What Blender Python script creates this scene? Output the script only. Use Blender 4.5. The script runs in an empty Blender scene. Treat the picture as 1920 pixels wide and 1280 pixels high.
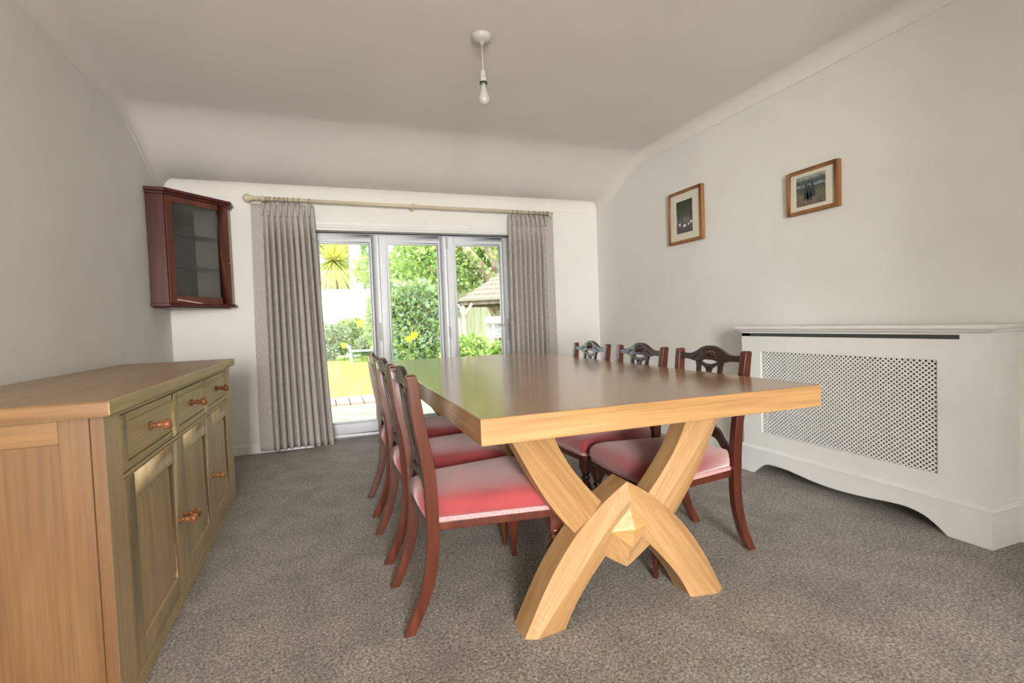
import bpy, bmesh, math, random
from math import sin, cos, pi, sqrt, atan2, radians
from mathutils import Vector, Matrix
random.seed(7)
S = bpy.context.scene
COL = S.collection
# ------------------------------------------------------------------ camera
CAMH = 1.05
F_PX, YAW, PITCH, ROLL = 960.5, .3576, .0369, -.0371
cam_d = bpy.data.cameras.new('camera'); cam = bpy.data.objects.new('camera', cam_d); COL.objects.link(cam)
fw = Vector((sin(YAW)*cos(PITCH), cos(YAW)*cos(PITCH), -sin(PITCH)))
rt = Vector((cos(YAW), -sin(YAW), 0)); up = rt.cross(fw)
r2 = rt*cos(ROLL) + up*sin(ROLL); u2 = up*cos(ROLL) - rt*sin(ROLL)
M = Matrix((r2, u2, -fw)).transposed().to_4x4(); M.translation = (0, 0, CAMH)
cam.matrix_world = M
cam_d.sensor_fit = 'HORIZONTAL'; cam_d.sensor_width = 36; cam_d.lens = F_PX*36/1920
cam_d.clip_start = .02; cam_d.clip_end = 200
S.camera = cam
# ------------------------------------------------------------------ light and exposure
W = bpy.data.worlds.new('overcast_sky'); S.world = W; W.use_nodes = True
bg = W.node_tree.nodes['Background']; bg.inputs[0].default_value = (.88, .94, 1, 1); bg.inputs[1].default_value = .85
S.view_settings.view_transform = 'Standard'; S.view_settings.look = 'None'
S.view_settings.gamma = 1; S.view_settings.use_curve_mapping = False
S.view_settings.exposure = 2.45
def lamp(name, kind, loc, rot, energy, color, **kw):
    d = bpy.data.lights.new(name, kind); d.energy = energy; d.color = color
    for k, v in kw.items(): setattr(d, k, v)
    o = bpy.data.objects.new(name, d); o.location = loc; o.rotation_euler = rot; COL.objects.link(o); return o
sun = lamp('sun', 'SUN', (0, 0, 10), (radians(35), radians(-28), 0), 0.75, (1, .95, .82), angle=radians(12))
# unseen area lamp added behind the camera to even out the indoor light
rear = lamp('added_rear_light', 'AREA', (-.60, -4.52, 1.4), (radians(90), 0, pi), 86, (1, .962, .90), shape='RECTANGLE', size=1.0, size_y=2.0)
rear.rotation_euler = (radians(90), 0, 0)
door_l = lamp('garden_door_portal', 'AREA', (.92, 5.26, 1.0), (radians(-90), 0, 0), 1, (1, 1, 1), shape='RECTANGLE', size=2.0, size_y=1.95)
door_l.data.cycles.is_portal = True

XL, XR, YB, YD, XC = -1.137, 2.868, 4.918, 5.154, 2.657
YF = -4.5
ZC = 2.575
# ------------------------------------------------------------------ helpers
def link(name, me, mat, parent=None):
    o = bpy.data.objects.new(name, me); COL.objects.link(o)
    mats = mat if isinstance(mat, (list, tuple)) else [mat]
    if not len(me.materials):
        for m in mats: me.materials.append(m)
    if parent is not None: o.parent = parent
    return o
def tag(o, label=None, cat=None, group=None, kind=None):
    if label: o['label'] = label
    if cat: o['category'] = cat
    if group: o['group'] = group
    if kind: o['kind'] = kind
    return o
def empty(name, loc, rz=0):
    o = bpy.data.objects.new(name, None); COL.objects.link(o); o.location = loc; o.rotation_euler = (0, 0, rz); return o
class B:
    "collects shapes for one mesh"
    def __init__(s): s.v = []; s.f = []; s.sm = []; s.mi = []; s.m = 0
    def add(s, vs, fs, smooth=False):
        n = len(s.v); s.v += [tuple(p) for p in vs]
        for f in fs: s.f.append(tuple(i+n for i in f)); s.sm.append(smooth); s.mi.append(s.m)
    def box(s, a, b):
        x0, y0, z0 = a; x1, y1, z1 = b
        s.add([(x0,y0,z0),(x1,y0,z0),(x1,y1,z0),(x0,y1,z0),(x0,y0,z1),(x1,y0,z1),(x1,y1,z1),(x0,y1,z1)],
              [(0,3,2,1),(4,5,6,7),(0,1,5,4),(1,2,6,5),(2,3,7,6),(3,0,4,7)]); return s
    def rings(s, rs, closed=False, caps=True, smooth=False):
        n = len(rs[0]); vs = [p for r in rs for p in r]; fs = []
        m = len(rs)
        for i in range(m if closed else m-1):
            j = (i+1) % m
            for k in range(n):
                l = (k+1) % n
                fs.append((i*n+k, i*n+l, j*n+l, j*n+k))
        s.add(vs, fs, smooth)
        if caps and not closed:
            s.add(rs[0], [tuple(range(n))[::-1]]); s.add(rs[-1], [tuple(range(n))])
        return s
    def sheet(s, rs, smooth=True):
        n = len(rs[0]); fs = []
        for i in range(len(rs)-1):
            for k in range(n-1): fs.append((i*n+k, i*n+k+1, (i+1)*n+k+1, (i+1)*n+k))
        s.add([p for r in rs for p in r], fs, smooth); return s
    def tube(s, pts, r, n=10, smooth=True, closed=False):
        pts = [Vector(p) for p in pts]; rs = []
        for i, p in enumerate(pts):
            if closed: t = pts[(i+1) % len(pts)] - pts[i-1]
            else: t = pts[min(i+1, len(pts)-1)] - pts[max(i-1, 0)]
            t.normalize(); a = Vector((0, 0, 1)) if abs(t.z) < .9 else Vector((1, 0, 0))
            u = t.cross(a).normalized(); w = t.cross(u)
            q = r[i] if isinstance(r, (list, tuple)) else r
            rs.append([p + u*q*cos(2*pi*k/n) + w*q*sin(2*pi*k/n) for k in range(n)])
        return s.rings(rs, closed=closed, smooth=smooth)
    def lathe(s, prof, c=(0, 0, 0), axis='z', n=20):
        "prof: (radius, distance along axis)"
        rs = []
        for r, h in prof:
            ring = []
            for k in range(n):
                a = 2*pi*k/n; x, y = r*cos(a), r*sin(a)
                p = {'z': (x, y, h), 'x': (h, x, y), 'y': (x, h, y)}[axis]
                ring.append((c[0]+p[0], c[1]+p[1], c[2]+p[2]))
            rs.append(ring)
        return s.rings(rs, smooth=True)
    def prism(s, pts2, f0, f1, smooth=False):
        "polygon pts2 [(a,b)] between two mapping functions (a,b)->3d"
        n = len(pts2); A = [f0(a, b) for a, b in pts2]; Bq = [f1(a, b) for a, b in pts2]
        s.rings([A, Bq], caps=False, smooth=smooth)
        s.add(A, [tuple(range(n))[::-1]]); s.add(Bq, [tuple(range(n))]); return s
    def obj(s, name, mat, parent=None, bevel=0, seg=2, smooth_angle=None, subsurf=0, solid=0):
        me = bpy.data.meshes.new(name); me.from_pydata(s.v, [], s.f); me.update()
        me.polygons.foreach_set('use_smooth', s.sm); me.polygons.foreach_set('material_index', s.mi)
        bm = bmesh.new(); bm.from_mesh(me); bmesh.ops.remove_doubles(bm, verts=bm.verts, dist=1e-5)
        if len(bm.faces) < 20000: bmesh.ops.recalc_face_normals(bm, faces=bm.faces)
        bm.to_mesh(me); bm.free()
        o = link(name, me, mat, parent)
        if solid: m = o.modifiers.new('solid', 'SOLIDIFY'); m.thickness = solid; m.offset = 0
        if bevel:
            m = o.modifiers.new('bevel', 'BEVEL'); m.width = bevel; m.segments = seg; m.limit_method = 'ANGLE'; m.angle_limit = radians(35)
            me.polygons.foreach_set('use_smooth', [True]*len(me.polygons))
            w = o.modifiers.new('wn', 'WEIGHTED_NORMAL'); w.keep_sharp = True
        if subsurf: m = o.modifiers.new('sub', 'SUBSURF'); m.levels = m.render_levels = subsurf
        return o
def box(name, a, b, mat, parent=None, bevel=0): return B().box(a, b).obj(name, mat, parent, bevel)
def spline(ctrl, n):
    "Catmull-Rom through control tuples"
    out = []
    for i in range(len(ctrl)-1):
        p0 = ctrl[max(i-1, 0)]; p1 = ctrl[i]; p2 = ctrl[i+1]; p3 = ctrl[min(i+2, len(ctrl)-1)]
        for k in range(n):
            t = k/n
            out.append(tuple(.5*((2*b)+(-a+c)*t+(2*a-5*b+4*c-d)*t*t+(-a+3*b-3*c+d)*t**3) for a, b, c, d in zip(p0, p1, p2, p3)))
    out.append(tuple(ctrl[-1])); return out
def copy_tree(o, parent=None):
    c = o.copy(); COL.objects.link(c)
    if parent is not None: c.parent = parent
    for ch in [q for q in bpy.data.objects if q.parent == o]: copy_tree(ch, c)
    return c
# ------------------------------------------------------------------ materials
def mat(name, base=(.8,.8,.8), rough=.5, spec=.5, metal=0, **kw):
    m = bpy.data.materials.new(name); m.use_nodes = True
    p = m.node_tree.nodes['Principled BSDF']
    p.inputs['Base Color'].default_value = (*base, 1); p.inputs['Roughness'].default_value = rough
    p.inputs['Specular IOR Level'].default_value = spec; p.inputs['Metallic'].default_value = metal
    for k, v in kw.items(): p.inputs[k].default_value = v
    return m
def nd(m, t, **kw):
    n = m.node_tree.nodes.new(t)
    for k, v in kw.items():
        if k in n.inputs: n.inputs[k].default_value = v
        else: setattr(n, k, v)
    return n
def L(m, a, b): m.node_tree.links.new(a, b)
def ramp(m, stops):
    r = nd(m, 'ShaderNodeValToRGB'); e = r.color_ramp.elements
    while len(e) < len(stops): e.new(.5)
    for q, (p, c) in zip(e, stops): q.position = p; q.color = (*c, 1)
    return r
def noisy(name, c1, c2, scale=20, rough=.6, spec=.3, detail=4, bump=0, bscale=None, stretch=(1,1,1), contrast=(.35,.65), dist=.002, **kw):
    m = mat(name, c1, rough, spec, **kw); p = m.node_tree.nodes['Principled BSDF']
    tc = nd(m, 'ShaderNodeTexCoord'); mp = nd(m, 'ShaderNodeMapping'); mp.inputs['Scale'].default_value = stretch
    L(m, tc.outputs['Object'], mp.inputs['Vector'])
    n = nd(m, 'ShaderNodeTexNoise'); n.inputs['Scale'].default_value = scale; n.inputs['Detail'].default_value = detail
    L(m, mp.outputs[0], n.inputs['Vector'])
    r = ramp(m, [(contrast[0], c1), (contrast[1], c2)]); L(m, n.outputs['Fac'], r.inputs[0]); L(m, r.outputs[0], p.inputs['Base Color'])
    if bump:
        n2 = nd(m, 'ShaderNodeTexNoise'); n2.inputs['Scale'].default_value = bscale or scale; n2.inputs['Detail'].default_value = 3
        L(m, mp.outputs[0], n2.inputs['Vector'])
        b = nd(m, 'ShaderNodeBump'); b.inputs['Strength'].default_value = bump; b.inputs['Distance'].default_value = dist
        L(m, n2.outputs['Fac'], b.inputs['Height']); L(m, b.outputs[0], p.inputs['Normal'])
    return m
def wood(name, dark, mid, light, axis=0, rough=.35, spec=.4, scale=1.0, grain=1.0, coat=0, seed=0):
    "axis = grain direction in object space"
    m = mat(name, mid, rough, spec); p = m.node_tree.nodes['Principled BSDF']
    if coat: p.inputs['Coat Weight'].default_value = coat; p.inputs['Coat Roughness'].default_value = .12
    tc = nd(m, 'ShaderNodeTexCoord'); mp = nd(m, 'ShaderNodeMapping')
    st = [9*scale, 9*scale, 9*scale]; st[axis] = .7*scale
    mp.inputs['Scale'].default_value = st; mp.inputs['Location'].default_value = (seed*3.1, seed*1.7, seed*2.3)
    L(m, tc.outputs['Object'], mp.inputs['Vector'])
    n1 = nd(m, 'ShaderNodeTexNoise'); n1.inputs['Scale'].default_value = 1.6; n1.inputs['Detail'].default_value = 5; n1.inputs['Distortion'].default_value = .8
    L(m, mp.outputs[0], n1.inputs['Vector'])
    mp2 = nd(m, 'ShaderNodeMapping'); st2 = [150*scale]*3; st2[axis] = 3*scale; mp2.inputs['Scale'].default_value = st2
    L(m, tc.outputs['Object'], mp2.inputs['Vector'])
    n2 = nd(m, 'ShaderNodeTexNoise'); n2.inputs['Scale'].default_value = 1.0; n2.inputs['Detail'].default_value = 3
    L(m, mp2.outputs[0], n2.inputs['Vector'])
    r = ramp(m, [(.28, dark), (.5, mid), (.72, light)]); L(m, n1.outputs['Fac'], r.inputs[0])
    r2_ = ramp(m, [(.3, (1-.22*grain,)*3), (.6, (1, 1, 1))]); L(m, n2.outputs['Fac'], r2_.inputs[0])
    mx = nd(m, 'ShaderNodeMix', data_type='RGBA', blend_type='MULTIPLY'); mx.inputs['Factor'].default_value = 1
    L(m, r.outputs[0], mx.inputs['A']); L(m, r2_.outputs[0], mx.inputs['B']); L(m, mx.outputs['Result'], p.inputs['Base Color'])
    b = nd(m, 'ShaderNodeBump'); b.inputs['Strength'].default_value = .08*grain; b.inputs['Distance'].default_value = .001
    L(m, n2.outputs['Fac'], b.inputs['Height']); L(m, b.outputs[0], p.inputs['Normal'])
    return m
def thin_glass(name, tint=(1, 1, 1)):
    m = bpy.data.materials.new(name); m.use_nodes = True; nt = m.node_tree; nt.nodes.clear()
    o = nt.nodes.new('ShaderNodeOutputMaterial'); t = nt.nodes.new('ShaderNodeBsdfTransparent'); g = nt.nodes.new('ShaderNodeBsdfGlossy')
    t.inputs[0].default_value = (*tint, 1); g.inputs['Roughness'].default_value = .02
    fz = nt.nodes.new('ShaderNodeFresnel'); fz.inputs['IOR'].default_value = 1.5
    mx = nt.nodes.new('ShaderNodeMixShader')
    nt.links.new(fz.outputs[0], mx.inputs[0]); nt.links.new(t.outputs[0], mx.inputs[1]); nt.links.new(g.outputs[0], mx.inputs[2]); nt.links.new(mx.outputs[0], o.inputs[0])
    return m
M_wall = noisy('wall_paint', (.81,.798,.765), (.84,.83,.80), 3, .75, .2, bump=.12, bscale=180, dist=.001)
M_ceil = noisy('ceiling_paint', (.83,.805,.765), (.86,.835,.795), 2, .8, .15, bump=.1, bscale=120, dist=.001)
M_white = noisy('white_gloss_paint', (.80,.80,.79), (.84,.84,.83), 4, .35, .4)
M_upvc = noisy('white_upvc', (.82,.86,.92), (.85,.89,.94), 4, .3, .5)
M_dark = mat('dark_gap', (.02,.02,.02), .8)
M_black = mat('black_metal', (.03,.03,.03), .4)
M_glass = thin_glass('window_glass', (.97,.99,.985)); M_cabglass = thin_glass('cabinet_glass', (.97,.98,.98))
M_oak_x = wood('oak_grain_across', (.48,.245,.085), (.60,.335,.13), (.68,.41,.18), 0, .38, .4)
M_oak_y = wood('oak_along_darkened', (.33,.165,.062), (.42,.225,.09), (.49,.28,.12), 1, .2, .6, coat=.35)  # same oak as the edges, darkened for the dim reflection on top
M_oak_z = wood('oak_grain_upright', (.47,.235,.08), (.57,.31,.12), (.65,.38,.165), 2, .42, .35)
M_sb_y = wood('pale_oak_along', (.50,.37,.175), (.60,.46,.23), (.67,.52,.28), 1, .45, .35)
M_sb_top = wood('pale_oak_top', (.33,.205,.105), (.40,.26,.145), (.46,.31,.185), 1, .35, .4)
M_sb_z = wood('pale_oak_upright', (.48,.335,.175), (.60,.445,.245), (.68,.52,.30), 2, .42, .4)
M_sb_end = wood('warm_oak_end_shaded', (.145,.07,.026), (.185,.095,.037), (.23,.127,.052), 2, .4, .4, scale=.7)  # warm end oaks, darkened to stand for the shade on that side
M_sb_endx = wood('warm_oak_end_across_shaded', (.185,.09,.031), (.235,.12,.043), (.28,.15,.057), 0, .4, .4)
M_knob = wood('turned_knob_wood', (.20,.065,.025), (.28,.10,.04), (.35,.14,.06), 0, .25, .6)
M_mah = wood('mahogany', (.06,.013,.007), (.105,.024,.012), (.15,.04,.02), 2, .28, .5, coat=.3)
M_mah2 = wood('carved_dark_mahogany', (.022,.008,.005), (.036,.013,.008), (.06,.024,.014), 1, .3, .5, coat=.25)
M_cab = wood('cabinet_mahogany', (.045,.007,.006), (.075,.013,.010), (.11,.022,.014), 2, .35, .4)
M_cabd = wood('cabinet_door_mahogany', (.08,.02,.012), (.12,.032,.018), (.17,.05,.03), 2, .3, .5)
M_cab_in = noisy('cabinet_shade_lining', (.05,.05,.05), (.09,.085,.08), 12, .5, .3)  # shade on the left inside panel put into a dark colour
M_pole = noisy('cream_pole_paint', (.60,.53,.38), (.66,.59,.44), 8, .35, .4)
M_ring = mat('brown_ring', (.20,.155,.10), .4)
M_frame = wood('picture_frame_oak', (.25,.10,.035), (.34,.15,.055), (.42,.2,.08), 2, .45, .3)
M_mat = mat('cream_mount_card', (.74,.70,.58), .8, .2)
M_rose = mat('white_plastic', (.56,.55,.53), .3, .5)
M_grey = mat('grey_plastic', (.5,.49,.5), .4)
M_bulb = mat('opal_bulb_glass', (.50,.49,.45), .15, .6)
M_steel = mat('satin_chrome', (.6,.6,.6), .3, .5, 1)
M_radiator = mat('radiator_enamel_darkened', (.30,.27,.24), .4)  # enamel darkened to stand for the shade inside the cover
# carpet: taupe twist pile with pale and dark flecks
def carpet():
    m = mat('taupe_twist_carpet', (.2,.18,.155), .95, .1); p = m.node_tree.nodes['Principled BSDF']
    p.inputs['Sheen Weight'].default_value = .25; p.inputs['Sheen Roughness'].default_value = .5
    tc = nd(m, 'ShaderNodeTexCoord')
    a = nd(m, 'ShaderNodeTexNoise'); a.inputs['Scale'].default_value = 105; a.inputs['Detail'].default_value = 4; a.inputs['Roughness'].default_value = .85; a.inputs['Distortion'].default_value = .5
    b = nd(m, 'ShaderNodeTexNoise'); b.inputs['Scale'].default_value = 5; b.inputs['Detail'].default_value = 5; b.inputs['Distortion'].default_value = .6
    L(m, tc.outputs['Object'], a.inputs['Vector']); L(m, tc.outputs['Object'], b.inputs['Vector'])
    ra = ramp(m, [(.38, (.095,.083,.071)), (.5, (.29,.258,.226)), (.62, (.62,.57,.515))]); L(m, a.outputs['Fac'], ra.inputs[0])
    rb = ramp(m, [(.3, (.80,.79,.78)), (.65, (1.12,1.11,1.1))]); L(m, b.outputs['Fac'], rb.inputs[0])
    mx = nd(m, 'ShaderNodeMix', data_type='RGBA', blend_type='MULTIPLY'); mx.inputs['Factor'].default_value = 1
    L(m, ra.outputs[0], mx.inputs['A']); L(m, rb.outputs[0], mx.inputs['B']); L(m, mx.outputs['Result'], p.inputs['Base Color'])
    bp = nd(m, 'ShaderNodeBump'); bp.inputs['Strength'].default_value = .7; bp.inputs['Distance'].default_value = .006
    bp.inputs['Strength'].default_value = .9; L(m, a.outputs['Fac'], bp.inputs['Height']); L(m, bp.outputs[0], p.inputs['Normal'])
    return m
M_carpet = carpet()
def velvet():
    m = mat('rose_velvet', (.5,.09,.095), .85, .1); p = m.node_tree.nodes['Principled BSDF']
    p.inputs['Sheen Weight'].default_value = .8; p.inputs['Sheen Roughness'].default_value = .5; p.inputs['Sheen Tint'].default_value = (1,.82,.82,1)
    tc = nd(m, 'ShaderNodeTexCoord'); n = nd(m, 'ShaderNodeTexNoise'); n.inputs['Scale'].default_value = 7; n.inputs['Detail'].default_value = 3
    L(m, tc.outputs['Object'], n.inputs['Vector']); r = ramp(m, [(.3, (.33,.055,.065)), (.7, (.46,.085,.09))]); L(m, n.outputs['Fac'], r.inputs[0]); L(m, r.outputs[0], p.inputs['Base Color'])
    n2 = nd(m, 'ShaderNodeTexNoise'); n2.inputs['Scale'].default_value = 400; L(m, tc.outputs['Object'], n2.inputs['Vector'])
    b = nd(m, 'ShaderNodeBump'); b.inputs['Strength'].default_value = .2; b.inputs['Distance'].default_value = .001; L(m, n2.outputs['Fac'], b.inputs['Height']); L(m, b.outputs[0], p.inputs['Normal'])
    return m
M_velvet = velvet()
M_braid = noisy('pink_braid', (.52,.24,.26), (.70,.44,.45), 160, .8, .2, bump=.4, bscale=160)
M_curtain = noisy('taupe_linen', (.42,.385,.36), (.51,.475,.45), 90, .9, .1, bump=.25, bscale=300, stretch=(1,1,.35), dist=.001)
# ------------------------------------------------------------------ room shell
def struct(o): o['kind'] = 'structure'; return o
struct(box('floor', (XL-.15, YF-.1, -.12), (XR+.15, 5.075, 0), M_carpet))
struct(box('wall_left', (XL-.15, YF-.1, 0), (XL, YB+.3, 2.75), M_wall))
struct(box('wall_right', (XR, YF-.1, 0), (XR+.15, YB+.3, 2.75), M_wall))
OX0, OX1, OZ = -.10, 1.955, 1.992
b = B(); b.box((XL-.01, YB, 0), (OX0, YB+.3, 2.75)); b.box((OX1, YB, 0), (XR+.01, YB+.3, 2.75)); b.box((OX0, YB, OZ), (OX1, YB+.3, 2.75))
struct(b.obj('wall_back', M_wall))
WX0, WX1, WZ0, WZ1 = -1.12, -.06, .35, 2.45
b = B(); b.box((XL-.01, YF-.15, 0), (WX0, YF, 2.75)); b.box((WX1, YF-.15, 0), (XR+.01, YF, 2.75)); b.box((WX0, YF-.15, 0), (WX1, YF, WZ0)); b.box((WX0, YF-.15, WZ1), (WX1, YF, 2.75))
struct(b.obj('wall_front', M_wall))
b = B(); b.box((1.42, -.78, 0), (XR+.01, -.62, 2.75)); b.box((XL-.01, -.78, 0), (-1.06, -.62, 2.75)); b.box((-1.06, -.78, 2.25), (1.42, -.62, 2.75))
struct(b.obj('wall_added_archway', M_wall))  # unseen archway added to shade the radiator cover from the rear lamp
# ceiling: flat, then curving down to the garden wall
def zb(y):   # height of the cove's lower edge along the side walls
    if y < 3.95: return 2.484
    t = min((y-3.95)/.9, 1.0); s = t*t*(3-2*t)
    return 2.484 - .262*s
ys = [YF, 0, 1.5, 3, 3.7, 3.95] + [3.95+.9*i/18 for i in range(1, 19)] + [4.90]
b = B(); rows = []
for y in ys:
    z = zb(y)+.091; rows.append([(XL+.085+(XR-XL-.17)*k/8, y, z) for k in range(9)])
b.sheet(rows)
b.sheet([[(x, y, 2.78) for x, y, z in r] for r in rows][::-1])
struct(b.obj('ceiling', M_ceil))
struct(box('trim_4', (XL-.15, YF-.1, 2.75), (XR+.15, YB+.3, 2.95), M_ceil))
for nm, X0, s in (('trim_1', XL, 1), ('trim_2', XR, -1)):
    b = B(); rows = []
    for y in ys:
        z = zb(y); row = [(X0, y, z-.004), (X0+s*.006, y, z-.004), (X0+s*.006, y, z+.004)]
        for k in range(9):
            a = pi/2*k/8; row.append((X0+s*(.006+.084*(1-cos(a))), y, z+.004+.088*sin(a)))
        row.append((X0+s*.1, y, z+.092))
        rows.append(row)
    b.sheet(rows); struct(b.obj(nm, M_ceil))
# cove on the garden wall with its thin picture ledge
prof = [(YB, 2.196), (YB-.007, 2.196), (YB-.007, 2.203)]
for k in range(9):
    a = pi/2*k/8; prof.append((YB-.007-.075*(1-cos(a)), 2.203+.118*sin(a)))
prof += [(YB-.094, 2.322), (YB-.094, 2.337), (YB-.06, 2.339)]
b = B(); b.sheet([[(x, y, z) for y, z in prof] for x in (XL+.0, -.5, 1, 2.2, XR-.0)], smooth=False); struct(b.obj('trim_3', M_white if False else M_ceil))
# skirting boards
def skirt(name, p0, p1, n, h=.087):
    "board from p0 to p1 in plan, n = unit normal into the room"
    prof = [(0, 0), (.016, 0), (.016, h-.022), (.012, h-.012), (.010, h-.010), (.006, h), (0, h)]
    b = B(); b.rings([[(p[0]+n[0]*d, p[1]+n[1]*d, z) for d, z in prof] for p in (p0, p1)]); return struct(b.obj(name, M_white))
skirt('baseboard_back', (XL, YB), (OX0, YB), (0, -1)); skirt('baseboard_garden_side', (OX1, YB), (XR, YB), (0, -1))
skirt('baseboard_right', (XR, 2.70), (XR, YB), (-1, 0), .12); skirt('baseboard_near', (XR, YF), (XR, 1.31), (-1, 0), .165); skirt('baseboard_left', (XL, YF), (XL, YB), (1, 0))
# unseen rear window, added behind the camera to go with the added lamp
w = struct(empty('added_window_1', (0, YF-.08, 0)))
b = B()
for x0, x1 in ((WX0, WX0+.06), (WX1-.06, WX1), (-.62, -.56)): b.box((x0, -.03, WZ0), (x1, .03, WZ1))
for z0 in (WZ0, WZ1-.06): b.box((WX0, -.03, z0), (WX1, .03, z0+.06))
b.obj('window_frame', M_upvc, w, .004); box('window_sill', (WX0-.05, -.0, WZ0-.03), (WX1+.05, .2, WZ0), M_white, w, .006)
# ------------------------------------------------------------------ bifold garden doors
d1 = struct(empty('door_1', (0, YD, 0)))
def frame_rect(b, x0, x1, z0, z1, w, y0, y1, wb=None):
    wb = wb or w
    b.box((x0, y0, z0), (x0+w, y1, z1)); b.box((x1-w, y0, z0), (x1, y1, z1)); b.box((x0+w, y0, z1-w), (x1-w, y1, z1)); b.box((x0+w, y0, z0), (x1-w, y1, z0+wb))
b = B(); b.box((OX0, .0, 0), (OX0+.035, .075, 1.985)); b.box((OX1-.035, 0, 0), (OX1, .075, 1.985)); b.box((OX0, .004, 1.945), (OX1, .075, 1.99)); b.box((OX0+.03, .0, 0), (OX1-.03, .075, .034))
b.obj('outer_frame', M_upvc, d1, .002)
box('shadow_gap', (OX0, -.006, 1.959), (OX1, .003, 1.966), M_dark, d1)
panels = ((OX0+.037, .574), (.578, 1.249), (1.253, OX1-.037))
for i, (x0, x1) in enumerate(panels):
    b = B(); frame_rect(b, x0, x1, .035, 1.952, .072, .0, .06, .10)
    p = b.obj('door_panel', M_upvc, d1, .004)
    b = B(); frame_rect(b, x0+.07, x1-.07, .133, 1.882, .022, .01, .052); b.obj('glazing_bead', M_upvc, p, .003)
    box('glass_pane', (x0+.085, .028, .15), (x1-.085, .032, 1.868), M_glass, p)
    b = B(); frame_rect(b, x0+.0905, x1-.0905, .153, 1.862, .003, .016, .03); b.obj('black_gasket', M_black, p)
def hinge(x, z):
    b = B(); b.lathe([(.009, 0), (.011, .004), (.011, .03), (.009, .034), (.009, .036), (.011, .04), (.011, .066), (.009, .07), (.009, .074), (.011, .078), (.011, .104), (.008, .108)], (x, -.008, z)); b.obj('hinge', M_rose, d1)
for z in (1.83, .92, .25): hinge(1.251, z)
def handle(x, z, s):
    b = B(); b.box((x-.014, -.012, z-.11), (x+.014, 0, z+.11)); h = b.obj('door_handle', M_rose, d1, .004)
    B().tube([(x, -.01, z+.05), (x, -.045, z+.05), (x+s*.03, -.052, z+.05), (x+s*.12, -.052, z+.05)], .009, 10).obj('lever', M_rose, h)
handle(1.882, .98, -1)
b = B(); b.box((.545, -.012, .92), (.566, 0, 1.1)); h = b.obj('door_handle', M_rose, d1, .004)
b = B(); b.box((.548, -.03, .94), (.560, -.012, 1.08)); b.obj('pull_bar', M_rose, h, .004)
b = B(); b.rings([[(x, YB+y, z) for y, z in ((.03, 2.0), (-.003, 2.0), (-.006, 1.992), (-.010, 1.985), (-.011, 1.972), (-.008, 1.962), (-.002, 1.954), (-.001, 1.944), (.03, 1.944))] for x in (OX0, OX1)]); struct(b.obj('trim_7', M_white))
tr = struct(box('trim_5', (OX0, 5.07, -.02), (OX1, YD+.08, .008), mat('dark_threshold', (.11,.10,.105), .35, .5, .3)))
struct(box('trim_6', (OX0, YB-.006, OZ-.002), (OX1, YB+.02, OZ+.035), M_white, None, .006))
# ------------------------------------------------------------------ curtain pole, rings and curtains
RY = YB-.095
pole = empty('curtain_pole', (0, RY, 0)); tag(pole, 'long cream painted wooden curtain pole with a ball finial above the garden doors', 'curtain pole')
pz = lambda x: 2.176 - .0085*(x+.5)
B().tube([(-.47, 0, pz(-.47)), (2.30, 0, pz(2.3))], .0155, 14).obj('rod', M_pole, pole)
def finial(x, s):
    b = B(); z = pz(x)
    b.lathe([(.004, s*.0), (.02, s*.002), (.02, s*.012), (.012, s*.018), (.012, s*.024), (.023, s*.028), (.023, s*.036), (.014, s*.042), (.022, s*.052), (.031, s*.066), (.034, s*.082), (.029, s*.098), (.018, s*.110), (.001, s*.114)], (x, 0, z), 'x')
    return b.obj('ball_finial', M_pole, pole)
finial(-.44, -1)
for x in (-.40, .868, 2.26):
    b = B(); z = pz(x); b.lathe([(.024, -.012), (.024, .012)], (x, 0, z), 'x', 16); b.lathe([(.014, 0), (.013, .05), (.024, .078), (.028, .095)], (x, 0, z), 'y', 14); b.obj('bracket', M_pole, pole)
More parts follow.
